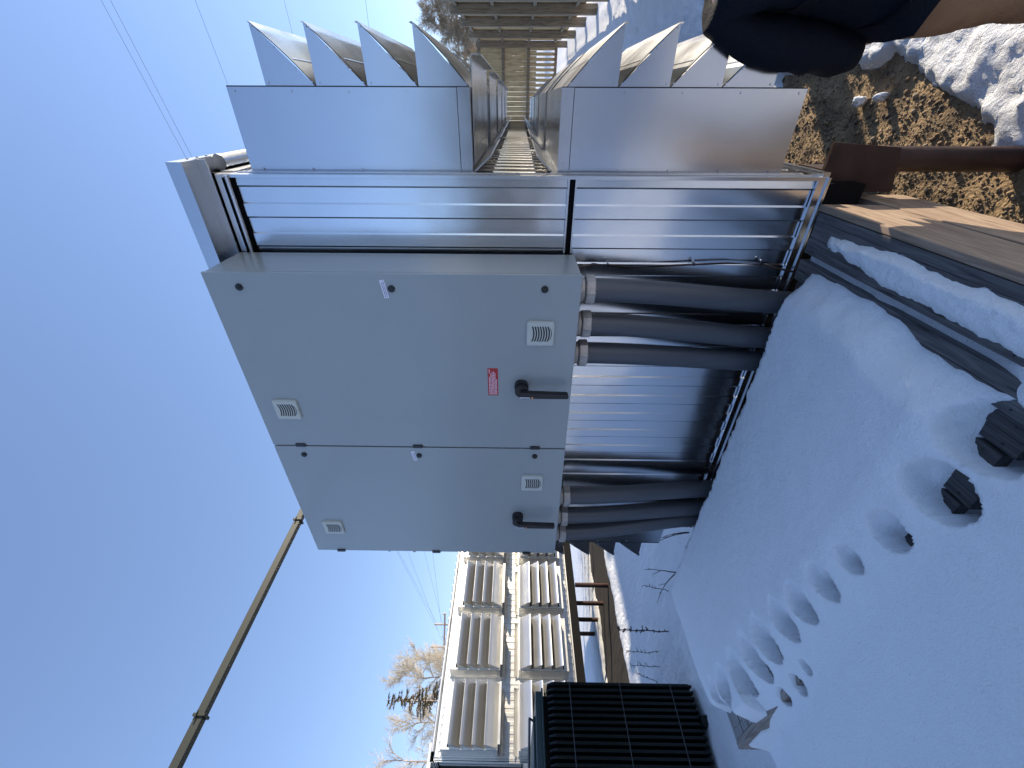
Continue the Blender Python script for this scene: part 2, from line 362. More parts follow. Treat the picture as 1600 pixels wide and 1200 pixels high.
def make_container():
    T = root('equipment_container', (XR, YF, 0), 'near silver ribbed container on rusty piers, carrying the grey electrical cabinet in front', 'container')
    # front wall
    a, b = XL + .02, XR - .012
    ribbed('x', 'y', YF + .004, a, b, Z(-.236), Z(WT), -1, 'upper_wall_panel', T)
    ribbed('x', 'y', YF + .004, a, b, Z(WB + .04), Z(-.272), -1, 'lower_wall_panel', T)
    m = MB()
    m.box(XL, XR, YF + .03, YF + .05, Z(WB), Z(1.47))                    # sheathing behind
    m.build('wall_backing', ['base_steel'], T)
    m = MB()                                                               # centre break: two J trims and a recess
    m.box(XL + .01, XR - .004, YF - .016, YF + .006, Z(-.242), Z(-.234)); m.box(XL + .01, XR - .004, YF - .016, YF + .006, Z(-.277), Z(-.269))
    m.box(XL + .01, XR - .004, YF + .006, YF + .012, Z(-.269), Z(-.242), 1)
    m.box(XL, XR - .0, YF - .02, YF + .008, Z(WB), Z(WB + .012)); m.box(XL, XR, YF - .010, YF + .004, Z(WB + .012), Z(WB + .05))
    m.box(XR - .014, XR, YF - .014, YF + .012, Z(WB + .05), Z(WT + .05)); m.box(XL, XL + .014, YF - .014, YF + .012, Z(WB + .05), Z(WT + .05))
    screws(m, [(XL + .1 + i * .142, YF - .004, Z(WB + .075)) for i in range(17)], (0, -1, 0), .0032, 1)
    m.build('wall_trim', ['galv', 'base_steel'], T)
    m = MB()                                                               # header under the roof cap
    m.box(XL, XR, YF - .022, YF + .01, Z(1.398), Z(1.424)); m.tube([(XL + .01, YF - .02, Z(1.374)), (XR - .004, YF - .02, Z(1.374))], .010, 10)
    m.box(XL, XR + .05, YF - .036, YF - .032, Z(1.432), Z(1.472))
    m.build('header_trim', ['galv'], T)
    m = MB(); m.box(XL - .06, XR + .063, YF - .14, YF - .04, Z(1.476), Z(1.546)); m.box(XL - .06, XR + .063, YF - .04, YF + .25, Z(1.50), Z(1.546))
    m.box(XL - .06, XR + .063, YF - .04, YF - .036, Z(1.432), Z(1.50))
    screws(m, [(XR + .063, YF - .03 + i * .07, Z(1.52)) for i in range(4)], (1, 0, 0), .006)
    m.build('roof_cap', ['steel_cap'], T)
    m = MB(); m.box(XL - .04, XR + .04, YF + .25, YB + .1, Z(1.46), Z(1.50))
    for i in range(32):
        y = YF + .3 + i * .21
        m.prism([(y, Z(1.50)), (y + .04, Z(1.50)), (y + .03, Z(1.52)), (y + .01, Z(1.52))], 'x', XL - .04, XR + .04)
    m.build('roof_sheet', ['steel_cap'], T)
    # side walls and eaves
    for sgn, xw, nm in ((1, XR, 'side_wall_panel'), (-1, XL, 'side_wall_panel')):
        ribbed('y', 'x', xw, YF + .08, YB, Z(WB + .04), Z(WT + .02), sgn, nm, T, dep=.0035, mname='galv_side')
        g = MB()
        g.box(xw, xw - sgn * .012 if sgn > 0 else xw + .012, YF, YF + .08, Z(WB), Z(1.44))
        g.box(xw, xw + sgn * .02, YF - .0, YB, Z(WB), Z(WB + .03)); g.box(xw - sgn * .02, xw + sgn * .006, YF + .05, YB, Z(WT + .02), Z(1.44))
        g.box(xw + sgn * .001, xw + sgn * .006, YF + .035, YF + .042, Z(WB + .03), Z(1.35))
        g.build('corner_trim', ['galv'], T)
        e = MB(); e.tube([(xw + sgn * .035, YF + .12, Z(1.475)), (xw + sgn * .035, YB, Z(1.475))], .036, 12)
        for k in range(4): e.tube([(xw + sgn * .035, YF + .5 + k * 1.9, Z(1.475)), (xw + sgn * .035, YF + .515 + k * 1.9, Z(1.475))], .039, 12)
        e.build('eave_gutter', ['galv_dull'], T)
        for up in (True, False):
            for k in range(5): hood(T, YF + .08 + k * PITCH, up, sgn, xw)
    m = MB(); m.box(XL, XR, YB - .02, YB, Z(WB), Z(1.46)); m.build('rear_wall', ['galv_dull'], T)
    m = MB(); m.box(XL + .03, XR - .03, YF + .03, YB - .02, Z(WB - .03), Z(WB)); m.box(XL + .03, XL + .13, YF + .02, YB - .05, Z(WB - .20), Z(WB - .03)); m.box(XR - .13, XR - .03, YF + .02, YB - .05, Z(WB - .20), Z(WB - .03))
    for k in range(7): m.box(XL + .13, XR - .13, YF + .1 + k * 1.05, YF + .2 + k * 1.05, Z(WB - .16), Z(WB - .03))
    m.build('base_frame', ['base_steel'], T)
    for yy in (YF + .10, YF + 3.45, YF + 6.6):
        for i, xx in enumerate((XR + .04, XR - .84, XR - 1.70, XL + .04)):
            p = MB(); p.tube([(xx + .022, yy + .06, 0.0 - .1), (xx + .022, yy + .06, Z(WB - .198))], .056, 24)
            q = p.build('pier', ['rust'], T)
            c = MB(); c.prism([(xx - .125, Z(WB - .03)), (xx + .095, Z(WB - .03)), (xx + .075, Z(WB - .35)), (xx - .115, Z(WB - .40))], 'y', yy, yy + .02)
            c.prism([(xx - .12, Z(WB - .03)), (xx - .02, Z(WB - .03)), (xx - .02, Z(WB - .33)), (xx - .10, Z(WB - .33))], 'y', yy + .02, yy + .22)
            c.build('pier_bracket', ['rust'], q)
    return T

def rounded(cx_, cz_, w_, h_, r, n=5):
    pts = []
    for (sx, sz, a0) in ((1, 1, 0), (-1, 1, 90), (-1, -1, 180), (1, -1, 270)):
        for i in range(n + 1):
            a = R(a0 + 90 * i / n)
            pts.append((cx_ + sx * (w_/2 - r) + r * math.cos(a), cz_ + sz * (h_/2 - r) + r * math.sin(a)))
    return pts

def make_cabinet():
    T = root('electrical_cabinet', (-.645, 2.14, Z(-.294)), 'big grey two door electrical cabinet on the ribbed wall above the snowy deck', 'cabinet')
    zb, zt = Z(-.294), Z(1.437); YD = 1.827
    b = MB(); b.box(-2.72, -.645, YD + .028, 2.14, zb + .004, zt - .004, 0); b.box(-2.71, -.655, YD + .018, YD + .028, zb + .01, zt - .01, 1)
    b.box(-1.699, -1.691, YD + .010, YD + .018, zb + .012, zt - .012, 1)
    b.build('cabinet_body', ['paint', 'gasket'], T, bevel=.003)
    for di, (x0, x1, vents, locks, hub, lab) in enumerate((
        (-1.690, -.643, ((-1.419, 1.271), (-.933, -.115)), ((-.711, 1.283), (-.713, .579), (-.71, -.127)), (-1.243, -.028), (-.716, .613)),
        (-2.722, -1.700, ((-2.449, 1.256), (-1.98, -.106)), ((-1.765, 1.274), (-1.761, .578), (-1.756, -.116)), (-2.302, -.020), (-1.767, .609)))):
        d = MB(); d.box(x0, x1, YD, YD + .018, zb, zt); door = d.build('cabinet_door', ['paint'], T, bevel=.002)
        for (vx, vz) in vents:
            v = MB(); v.prism(rounded(vx, Z(vz), .130, .133, .012), 'y', YD - .011, YD)
            v.prism(rounded(vx, Z(vz), .122, .125, .010), 'y', YD - .0135, YD - .011)
            for k in range(8):
                zc = Z(vz) + .043 - k * .0125; hw = .040 if k < 7 else .03
                arc = [(vx - hw + 2 * hw * i / 8, zc - .008 * (1 - ((i - 4) / 4) ** 2)) for i in range(9)]
                wd = .0034 if k < 7 else .0015
                poly = arc + [(x, z - wd * 2) for x, z in arc[::-1]]
                v.prism(poly, 'y', YD - .0145, YD - .0134, 1)
            v.build('vent_grille', ['plastic', 'black'], door)
        for (lx, lz) in locks:
            k = MB(); k.disc((lx, YD, Z(lz)), .0165, (0, -1, 0), .006, 22, 0); k.disc((lx, YD - .006, Z(lz)), .011, (0, -1, 0), .003, 16, 0); k.box(lx - .006, lx + .006, YD - .0115, YD - .009, Z(lz) - .0015, Z(lz) + .0015)
            k.build('door_lock', ['black'], door)
        for hz in (1.272, .576, -.115) if di == 0 else (1.264, .569, -.087):
            k = MB(); k.box(x0 - .006, x0 + .014, YD - .008, YD + .01, Z(hz) - .028, Z(hz) + .028); k.build('hinge', ['black'], door)
        # small white lock sticker, two rows of print
        k = MB(); c, s_ = math.cos(R(8)), math.sin(R(8))
        def rot(px_, pz_): return (lab[0] + px_ * c - pz_ * s_, Z(lab[1]) + px_ * s_ + pz_ * c)
        lw = .088 if di == 0 else .075
        k.prism([rot(-lw/2, -.011), rot(lw/2, -.011), rot(lw/2, .011), rot(-lw/2, .011)], 'y', YD - .0012, YD)
        rr = random.Random(3 + di)
        for row in (-.0045, .0035):
            x = -lw/2 + .006
            while x < lw/2 - .012:
                ww = rr.uniform(.004, .011); k.prism([rot(x, row - .0016), rot(x + ww, row - .0016), rot(x + ww, row + .0016), rot(x, row + .0016)], 'y', YD - .0018, YD - .0012, 1); x += ww + .0025
        k.build('lock_sticker', ['white', 'ink'], door)
        # rotary handle: round boss, grip hanging down, pale pointer and orange button
        hx, hz = hub; k = MB()
        k.disc((hx, YD, Z(hz)), .037, (0, -1, 0), .03, 28); k.disc((hx - .004, YD - .03, Z(hz)), .034, (0, -1, 0), .030, 28)
        zz = Z(hz); g = hx - .014
        k.prism([(g - .016, zz + .0), (g + .022, zz + .005), (g + .016, zz - .06), (g + .011, zz - .235), (g + .004, zz - .243), (g - .010, zz - .243), (g - .016, zz - .235)], 'y', YD - .082, YD - .052)
        k.prism([(g - .012, zz + .008), (g - .007, zz + .008), (g - .007, zz - .045), (g - .012, zz - .045)], 'y', YD - .0835, YD - .0815, 1)
        k.disc((g - .009, YD - .081, zz - .056), .0055, (0, -1, 0), .003, 12, 2)
        k.build('door_handle', ['black', 'white', 'orange'], door, bevel=.002)
        if di == 0:      # red warning label with rows of pale print too small to read
            k = MB(); x0_, x1_, z0_, z1_ = -1.31, -1.139, Z(.095), Z(.149)
            k.box(x0_, x1_, YD - .0012, YD, z0_, z1_)
            rr = random.Random(5)
            for i, ln in enumerate((.115, .135, .145, .15, .14, .10)):
                z = z1_ - .0085 - i * .0074; x = x0_ + .006
                while x < x0_ + .004 + ln:
                    ww = rr.uniform(.006, .018); k.box(x, min(x + ww, x0_ + .004 + ln), YD - .0018, YD - .0012, z - .0022, z + .0022, 1); x += ww + .003
            k.box(x1_ - .03, x1_ - .006, YD - .0018, YD - .0012, z1_ - .0105, z1_ - .0062, 1)
            k.build('warning_label', ['red', 'redtext'], door)
    return T

cont = make_container()
cab = make_cabinet()
# its twin stands across the yard
OFF = Vector((-10.132, .367, .062))
c2 = copy_tree(cont); c2.location = cont.location + OFF
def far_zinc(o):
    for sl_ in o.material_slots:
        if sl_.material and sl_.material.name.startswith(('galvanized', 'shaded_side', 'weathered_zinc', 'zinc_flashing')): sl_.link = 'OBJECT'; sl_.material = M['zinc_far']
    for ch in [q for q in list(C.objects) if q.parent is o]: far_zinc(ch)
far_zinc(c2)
for q in [q for q in list(C.objects) if q.name.startswith('pier_bracket') and q.parent and q.parent.parent is c2]: bpy.data.objects.remove(q)
for sgn, xw, lo in ((1, XR, True), (-1, XL, False)):
    tmp = ribbed('y', 'x', xw, YF + .08, YB, Z(WB + .04), Z(WT + .02), sgn, 'side_wall_panel', cont, dep=.013, mname='zinc_far')
    for ch in [q for q in C.objects if q.parent is c2 and q.name.startswith('side_wall_panel') and (sum(v.co.x for v in q.data.vertices) / len(q.data.vertices) > -1) == lo]: ch.data = tmp.data
    bpy.data.objects.remove(tmp)
c2['label'] = 'sunlit silver container across the yard, behind the dark green transformer'
cab2 = copy_tree(cab); cab2.location = cab.location + OFF + Vector((-.0, 0, 0))
cab2['label'] = 'grey cabinet on the near end of the sunlit container across the yard'
shade_container = copy_tree(cont); shade_container.location = (4.7, -9.1, 0)  # added out of view to shade the ground mirrored in the metal
shade_container['label'] = 'third silver container, unseen, added behind the photographer to cast shade'
cont['group'] = c2['group'] = shade_container['group'] = 'louvered equipment containers'

# ------------------------------------------------------------------ conduits
tops = (-.772, -.958, -1.131, -2.284, -2.49, -2.682); bots = (-.875, -1.085, -1.232, -2.29, -2.487, -2.60)
cl = ('rightmost of six dark grey conduits, nearest the brown cable', 'second dark grey conduit from the right under the right hand cabinet door',
      'third dark grey conduit from the right, left one of the near trio', 'first conduit of the far trio, nearest the open ribbed wall',
      'middle conduit of the far trio under the left hand cabinet door', 'leftmost of the six dark grey conduits, last before the snowfield')
for i, (xt, xb) in enumerate(zip(tops, bots)):
    T = root('conduit', (xb, 2.07, Z(-1.5)), cl[i], 'conduit', 'conduits dropping from the cabinet into the deck')
    p = MB(); path = []
    for q in range(13):
        t = q / 12; sw = t * t * (3 - 2 * t)
        path.append((xt + (xb - xt) * sw, 1.985 + .095 * sw, Z(-.35 - 1.25 * t)))
    p.tube(path, .0585, 24); p.build('pipe', ['pvc'], T)
    p = MB(); p.tube([(xt, 1.985, Z(-.296)), (xt, 1.985, Z(-.33))], .060, 24)
    for (z0, z1, r0) in ((-.300, -.316, .072), (-.334, -.381, .075)):
        ang0 = random.uniform(0, .7); n = 8
        vs = [];
        for (z, rr) in ((z0, r0 - .005), (z0 - .005, r0), (z1 + .005, r0), (z1, r0 - .005)):
            for j in range(n):
                a = ang0 + 2 * math.pi * j / n; vs.append((xt + rr * math.cos(a), 1.985 + rr * math.sin(a), Z(z)))
        fs = [(k*n+j, k*n+(j+1) % n, (k+1)*n+(j+1) % n, (k+1)*n+j) for k in range(3) for j in range(n)] + [tuple(range(n)), tuple(range(3*n, 4*n))[::-1]]
        p.add(vs, fs)
    p.build('connector_nut', ['zinc_nut'], T)
T = root('cable', (-.70, 2.16, Z(-1.4)), 'thin brown cable clipped down the ribbed wall from the cabinet corner', 'cable')
pts = [(-.70, 2.10, -.29), (-.712, 2.14, -.331), (-.693, 2.145, -.393), (-.70, 2.148, -.47), (-.715, 2.148, -.572), (-.704, 2.148, -.721), (-.693, 2.148, -.912), (-.685, 2.148, -1.082), (-.691, 2.148, -1.259), (-.713, 2.142, -1.372), (-.724, 2.12, -1.45), (-.73, 2.11, -1.6)]
m = MB(); m.tube([(x, y, Z(z)) for x, y, z in pts], .0055, 8); m.build('cable_line', ['cable'], T)
for (x, z) in ((-.70, -.47), (-.691, -.912), (-.687, -1.259)):
    m = MB(); m.box(x - .007, x + .007, 2.139, 2.160, Z(z) - .005, Z(z) + .005); m.disc((x + .016, 2.158, Z(z) + .004), .005, (0, -1, 0), .008, 8, 1); m.build('cable_clip', ['black', 'galv'], T)

# ------------------------------------------------------------------ wooden deck
DZ = -1.41
T = root('wooden_deck', (-1.9, 1.5, 0), 'low deck of grey weathered planks under snow beside the silver container', 'deck')
def plank(x0, x1, y0, y1, m='wood_grey', th=.038, grooves=True, dz=0.0, z=DZ):
    b = MB(); x = x0
    b.box(x0, x1, y0, y1, Z(z + dz - th), Z(z + dz - .003)); nb = max(2, int((x1 - x0) / .034)); wd = (x1 - x0) / nb
    for i in range(nb):
        b.box(x0 + i * wd + .0012, x0 + (i + 1) * wd - .0012, y0 + .001, y1 - .001, Z(z + dz - .003), Z(z + dz + .0015 * math.sin(i * 2.1)))
    for yy in (y1 - .06, y0 + .05, (y0 + y1) / 2):
        for xx in (x0 + .018, x1 - .018): b.disc((xx, yy, Z(z + dz)), .0035, (0, 0, 1), .0025, 7, 1)
    return b.build('deck_plank', [m, 'gasket'], T)
plank(-.607, -.42, .0, 2.085, 'wood_wet')
x = -.64; k = 0
while x > -3.25:
    wd = .098; far = 2.085 + random.uniform(-.012, .012)
    plank(x - wd, x, .934 if x < -2.3 else (.885 if k % 2 else .91), far, 'wood_dark' if -1.45 < x < -.74 else ('wood_wet' if x > -.74 else 'wood_grey'), dz=random.uniform(-.003, .003) - (.018 if -1.3 < x < -.74 else 0)); x -= wd + .008; k += 1
XE = x + .008
def beam(x0, x1, y0, y1, z0, z1, m, nm='deck_beam'):
    b = MB(); b.box(x0, x1, y0, y1, Z(z0), Z(z1)); return b.build(nm, [m], T, bevel=.003)
beam(XE - .045, XE - .003, .934, 2.09, DZ - .18, DZ + .0, 'wood_grey')
beam(XE - .047, -2.35, .892, .931, DZ - .19, DZ + .002, 'wood_fade')
for yy in (1.25, 1.65, 2.0): beam(XE, -.62, yy, yy + .04, DZ - .18, DZ - .045, 'wood_dark')
beam(-.418, -.390, -.3, 2.10, DZ - .285, DZ - .002, 'wood_new', 'rim_board')
beam(-.418, -.386, -.3, 2.34, DZ - .56, DZ - .288, 'wood_new', 'rim_board')
beam(-.56, -.50, 1.9, 1.95, -2.5, DZ - .05, 'wood_grey', 'deck_post')
beam(-.52, -.40, 2.09, 2.13, DZ - .16, DZ - .06, 'wood_grey')

# ------------------------------------------------------------------ snow
def fbm(x, y, s, o=4, seed=0.0):
    return mnoise.fractal(Vector((x * s + seed, y * s - seed, seed * .37)), 1.0, 2.0, o)
def sst(a, b, t):
    t = max(0, min(1, (t - a) / (b - a))); return t * t * (3 - 2 * t)
DIM = [(-.80, .935, .105, .115, .19), (-1.015, .925, .09, .11, .17), (-1.263, .961, .06, .085, .085), (-1.493, 1.001, .045, .06, .07), (-1.694, 1.024, .06, .08, .085), (-1.904, 1.048, .065, .09, .085),
       (-2.092, 1.064, .07, .105, .095), (-2.33, 1.085, .08, .115, .095), (-2.523, 1.085, .075, .12, .09), (-2.748, 1.095, .08, .12, .09), (-2.986, 1.11, .08, .12, .085), (-3.16, 1.13, .055, .10, .07),
       (-2.541, .90, .04, .035, .14), (-2.352, .885, .045, .045, .15), (-2.202, .90, .025, .03, .13)]
def deck_snow(X, Y):
    n1 = fbm(X, Y, 1.3, 4, 3.1); n2 = fbm(X, Y, 9, 4, 1.7); n3 = fbm(X, Y, 40, 3, .3)
    xr = -.640 - .045 * sst(1.35, 1.15, Y) - .01 * sst(1.7, 1.8, Y) + .012 * n2
    # broad bulge inward where the plank by the edge lies bare
    xr -= .06 * math.exp(-((Y - 1.30) / .08) ** 2) * .6
    back = 1.985 + .02 * n2 + .012 * n3
    th = .115 + .013 * n1 + .0022 * n2 + .0012 * n3
    er = sst(0, .17, xr - X) ** .6; eb = sst(0, .07, back - Y) ** .6; el = sst(-3.50 + .03 * n2, -3.30, X) ** .5
    on = th * er * eb
    z = DZ + on - .03 * (1 - sst(0, .02, min(xr - X, back - Y)))
    # the drift in front of the deck, a little lower, falling towards the left
    fz = DZ + .045 + .012 * n1 - .10 * sst(-1.6, -3.2, X) - .07 * sst(.9, .3, Y) + .0018 * n2 + .0010 * n3
    fz -= .085 * sst(-2.75, -3.1, X); t = sst(.80, 1.13, Y) if X > -2.8 else sst(.86, .97, Y)
    if X > -.70: fz = min(fz, DZ + .07)
    z = fz * (1 - t) + z * t if xr - X > 0 or Y < 1.13 else z
    for (dx, dy, ax, ay, dp) in DIM:
        ux = (X - dx) / ax; uy = (Y - dy) / ay
        d = ux * ux + uy * uy + .25 * n2
        if d < 2.2:
            dn = d + .10 * n3
            cut = 1 - sst(.86, 1.0, dn) if uy < .25 else 1 - sst(.45, 1.15, dn)
            z -= dp * 1.6 * cut * (.30 + .70 * sst(.75, -.35, uy)) + .03 * dp * (1 - sst(.9, 2.2, d))
    # bare timber corner
    c = sst(-2.93, -3.06, X + .05 * n2 + .55 * (Y - .93)) * sst(1.12, 1.02, Y + .02 * n2) * sst(.865, .885, Y)
    if c > 0: z = z * (1 - c) + (DZ - .03) * c
    # left and near flanks fall to the ground
    side = 1 - sst(-3.62 + .03 * n2, -3.33, X + .10 * sst(1.4, .9, Y) * -1)
    z = z * (1 - side) + (-2.5) * side
    front = sst(-.15, -1.2, Y); z = z * (1 - front) + (-2.5) * front
    return z
def grid(xs, ys, fn, name, mats, kind, label=None, skirt=None):
    nx, ny = len(xs), len(ys)
    vs = [(x, y, Z(fn(x, y))) for y in ys for x in xs]
    fs = [(j*nx+i, j*nx+i+1, (j+1)*nx+i+1, (j+1)*nx+i) for j in range(ny-1) for i in range(nx-1)]
    m = MB(); m.add(vs, fs, 0, True)
    if skirt is not None:
        o = len(m.v); rim = [i for i in range(nx)] + [j*nx+nx-1 for j in range(1, ny)] + [(ny-1)*nx+i for i in range(nx-2, -1, -1)] + [j*nx for j in range(ny-2, 0, -1)]
        for i in rim: m.v.append((m.v[i][0], m.v[i][1], Z(skirt)))
        for a in range(len(rim)):
            b = (a + 1) % len(rim); m.f.append([rim[a], o + a, o + b, rim[b]]); m.m.append(0); m.sm.append(False)
    o = m.build(name, mats); tag(o, kind=kind, label=label); return o
xs = list(np.concatenate([np.arange(-3.8, -3.3, .02), np.arange(-3.3, -.60, .009)]))
ys = list(np.concatenate([np.arange(-1.3, .55, .04), np.arange(.55, .80, .018), np.arange(.80, 1.25, .0075), np.arange(1.25, 2.075, .0145)]))
grid(xs, ys, deck_snow, 'snow_drift', ['snow_deck'], 'structure')
def strip_snow(X, Y):
    n2 = fbm(X, Y, 9, 4, 5.7); n3 = fbm(X, Y, 45, 3, .9)
    l = -.588 + .012 * n2 + .006 * n3 + .045 * sst(1.45, 2.0, Y); r = -.462 + .014 * n2 - .022 * sst(1.5, 1.95, Y)
    e = sst(0, .05, X - l) * sst(0, .035, r - X) * sst(1.96, 1.88, Y + .01 * n2)
    return DZ - .006 + .045 * e ** .6 + .003 * n3 * e
o = grid(list(np.arange(-.604, -.425, .0045)), list(np.arange(-.1, 1.99, .007)), strip_snow, 'snow_strip', ['snow_deck'], None)
tag(o, 'narrow strip of snow lying along the outermost deck plank', 'snow strip')

# ------------------------------------------------------------------ ground
def lines(a, b, step, far):
    core = list(np.arange(a, b, step)); out = []; d = step * 2; x = core[0]
    while x > -far: x -= d; out.append(x); d *= 1.35
    out2 = []; d = step * 2; x = core[-1]
    while x < far: x += d; out2.append(x); d *= 1.35
    return out[::-1] + core + out2
def gravel_mask(X, Y):
    n = .16 * fbm(X, Y, 1.6, 4, 8.0) + .05 * fbm(X, Y, 7, 3, 2.0)
    xe = .16 if Y > 2.9 else .16 - .38 * sst(2.9, 2.35, Y)
    a = sst(.10, -.02, X - xe + n) * sst(5.2, 4.3, Y + n * 1.5) * sst(-.7, -.3, X)       # bright patch by the pier
    b = sst(XR + .15, XR - .1, X + n) * sst(XL - .4, XL - .1, X - n) * sst(YF - .3, YF, Y) * sst(YB + .6, YB, Y)  # under the container
    n4 = .5 * fbm(X, Y, .6, 3, 4.0) + .12 * fbm(X, Y, 4, 3, 1.0)
    c = sst(-12.5, -12.1, X + n4) * sst(-9.45, -9.85, X + .25 * n4 + .03 * (Y - 4)) * sst(-9, -6, Y) * sst(26, 14, Y)
    d2 = sst(2.4, 2.2, Y) * sst(.1, -.1, X + n) * sst(1.9, 2.3, Y + n) * .9 * sst(-.7, -.3, X)
    return max(a, b, c, d2)
def dirt_h(X, Y): return -2.43 + .02 * fbm(X, Y, 1.1, 3, 6.0) + (.012 * fbm(X, Y, 9, 3, 2.2) if -14 < X < 4 and -2 < Y < 14 else 0)
def snow_h(X, Y):
    g = gravel_mask(X, Y); rough = .038 if X > -.5 else .018
    z = dirt_h(X, Y) + .05 - .09 * g + .012 * fbm(X, Y, .8, 3, 1.1)
    if -14 < X < 6 and -2 < Y < 32: z += (1 - .5 * g) * rough * fbm(X, Y, 3.2, 5, 9.0) + .010 * fbm(X, Y, 14, 4, 9.0) + (.010 * fbm(X, Y, 30, 2, 5.0) if X > -.8 and Y < 6 else 0)
    z += .10 * math.exp(-((X + 9.35) / .35) ** 2) * sst(26, 14, Y)      # ploughed lip of the bare strip
    if X > 4: z += .25 * sst(4, 14, X)
    return z
gx = lines(-14, 4.2, .10, 500); gy = lines(-1.5, 14, .10, 500)
# finer columns by the pier
gx = sorted(set(np.round(gx, 4)) | set(np.round(np.arange(-.7, 1.2, .03), 4))); gy = sorted(set(np.round(gy, 4)) | set(np.round(np.arange(1.9, 5.2, .03), 4)))
grid(gx, gy, snow_h, 'snow_ground', ['snow'], 'structure')
dx_ = lines(-14, 3, .25, 500); dy_ = lines(-1.5, 12, .25, 500)
dx_ = sorted(set(np.round(dx_, 4)) | set(np.round(np.arange(-1.6, .6, .03), 4))); dy_ = sorted(set(np.round(dy_, 4)) | set(np.round(np.arange(2.0, 5.4, .03), 4)))
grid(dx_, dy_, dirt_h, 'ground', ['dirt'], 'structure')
# pebbles
m = MB(); ico = None
import bmesh
bm = bmesh.new(); bmesh.ops.create_icosphere(bm, subdivisions=1, radius=1); IV = [v.co.copy() for v in bm.verts]; IF = [tuple(v.index for v in f.verts) for f in bm.faces]; bm.free()
cnt = 0
while cnt < 12000:
    X = random.uniform(-1.6, .5); Y = random.uniform(2.0, 5.2)
    gmk = gravel_mask(X, Y); crumb = .12 < gmk < .62 and random.random() < .30
    if gmk < .5 + random.uniform(-.25, .2) and not crumb: continue
    r0 = random.choice((.004, .005, .007)) if random.random() < .90 else random.uniform(.009, .017)
    sx, sy, sz = r0 * random.uniform(.7, 1.4), r0 * random.uniform(.7, 1.4), r0 * random.uniform(.5, .9); a = random.uniform(0, 6.28); c, s_ = math.cos(a), math.sin(a)
    z = Z(dirt_h(X, Y)) + sz * .25
    vs = []
    for v in IV:
        j = random.uniform(.8, 1.2); vx, vy, vz = v.x * sx * j, v.y * sy * j, v.z * sz * j
        vs.append((X + vx * c - vy * s_, Y + vx * s_ + vy * c, z + vz))
    m.add(vs, IF, 5 if crumb else random.choice((0, 0, 1, 1, 1, 2, 3, 4))); cnt += 1
o = m.build('gravel', ['stone0', 'stone1', 'stone2', 'stone3', 'stone4', 'snow_deck']); tag(o, 'brown gravel and pebbles around the rusty pier', 'gravel', kind='stuff')
# snow lumps on the gravel
for i, (X, Y, s_, e, lb) in enumerate(((.015, 3.57, .035, 1.5, 'larger sunlit snow lump on the brown gravel'), (.035, 3.38, .024, 2.2, 'small upright snow lump on the brown gravel, nearer the photographer than the larger one'))):
    m = MB(); bm = bmesh.new(); bmesh.ops.create_icosphere(bm, subdivisions=3, radius=1)
    vs = []
    for v in bm.verts:
        q = 1 + .45 * mnoise.noise(v.co * 1.7 + Vector((i * 7, 0, 0))) + .15 * mnoise.noise(v.co * 5)
        vs.append((X + v.co.x * s_ * q, Y + v.co.y * s_ * q, Z(-2.40) + v.co.z * s_ * q * e * .9 + s_ * .3))
    m.add(vs, [tuple(w_.index for w_ in f.verts) for f in bm.faces], 0, True); bm.free()
    tag(m.build('snow_lump', ['snow_deck'], origin=(X, Y, 0)), lb, 'snow lump', 'snow lumps on the gravel')

# ------------------------------------------------------------------ transformer with radiator fins
T = root('transformer', (-7.2, 1.2, 0), 'dark green transformer with tall closely spaced cooling fins standing in the snow', 'transformer')
m = MB(); m.box(-8.3, -6.62, -1.0, 2.30, Z(-2.42), Z(-.40)); m.build('tank', ['green'], T, bevel=.01)
m = MB(); m.box(-8.36, -6.47, -1.06, 2.34, Z(-.40), Z(-.375)); m.box(-8.30, -6.50, -1.0, 2.31, Z(-.375), Z(-.30)); m.box(-8.1, -6.7, -.9, 2.1, Z(-.30), Z(-.27)); m.build('lid', ['green_lid'], T, bevel=.006)
for k in range(42):
    y = 2.325 - k * .0675
    f = MB(); f.prism([(-6.62, Z(-2.33)), (-6.30, Z(-2.33)), (-6.285, Z(-2.30)), (-6.285, Z(-.50)), (-6.33, Z(-.445)), (-6.62, Z(-.445))], 'y', y - .011, y + .011)
    f.prism([(-6.30, Z(-2.29)), (-6.278, Z(-2.28)), (-6.278, Z(-.52)), (-6.30, Z(-.49))], 'y', y - .016, y + .016)
    f.build('cooling_fin', ['green'], T, bevel=.003)
for z in (-.735, -1.386, -2.04):
    m = MB(); m.tube([(-6.272, -.50, Z(z)), (-6.272, 2.345, Z(z))], .0055, 6); m.build('brace_rod', ['rod'], T)
m = MB(); m.tube([(-6.9, 2.1, Z(-.29)), (-6.62, 2.05, Z(-.22)), (-6.55, 1.5, Z(-.20)), (-6.6, 1.35, Z(-.27))], .016, 8); m.build('lid_handle', ['rod'], T)
m = MB(); m.box(-6.40, -6.25, 1.9, 2.0, Z(-2.45), Z(-2.31)); m.build('foot', ['green'], T)

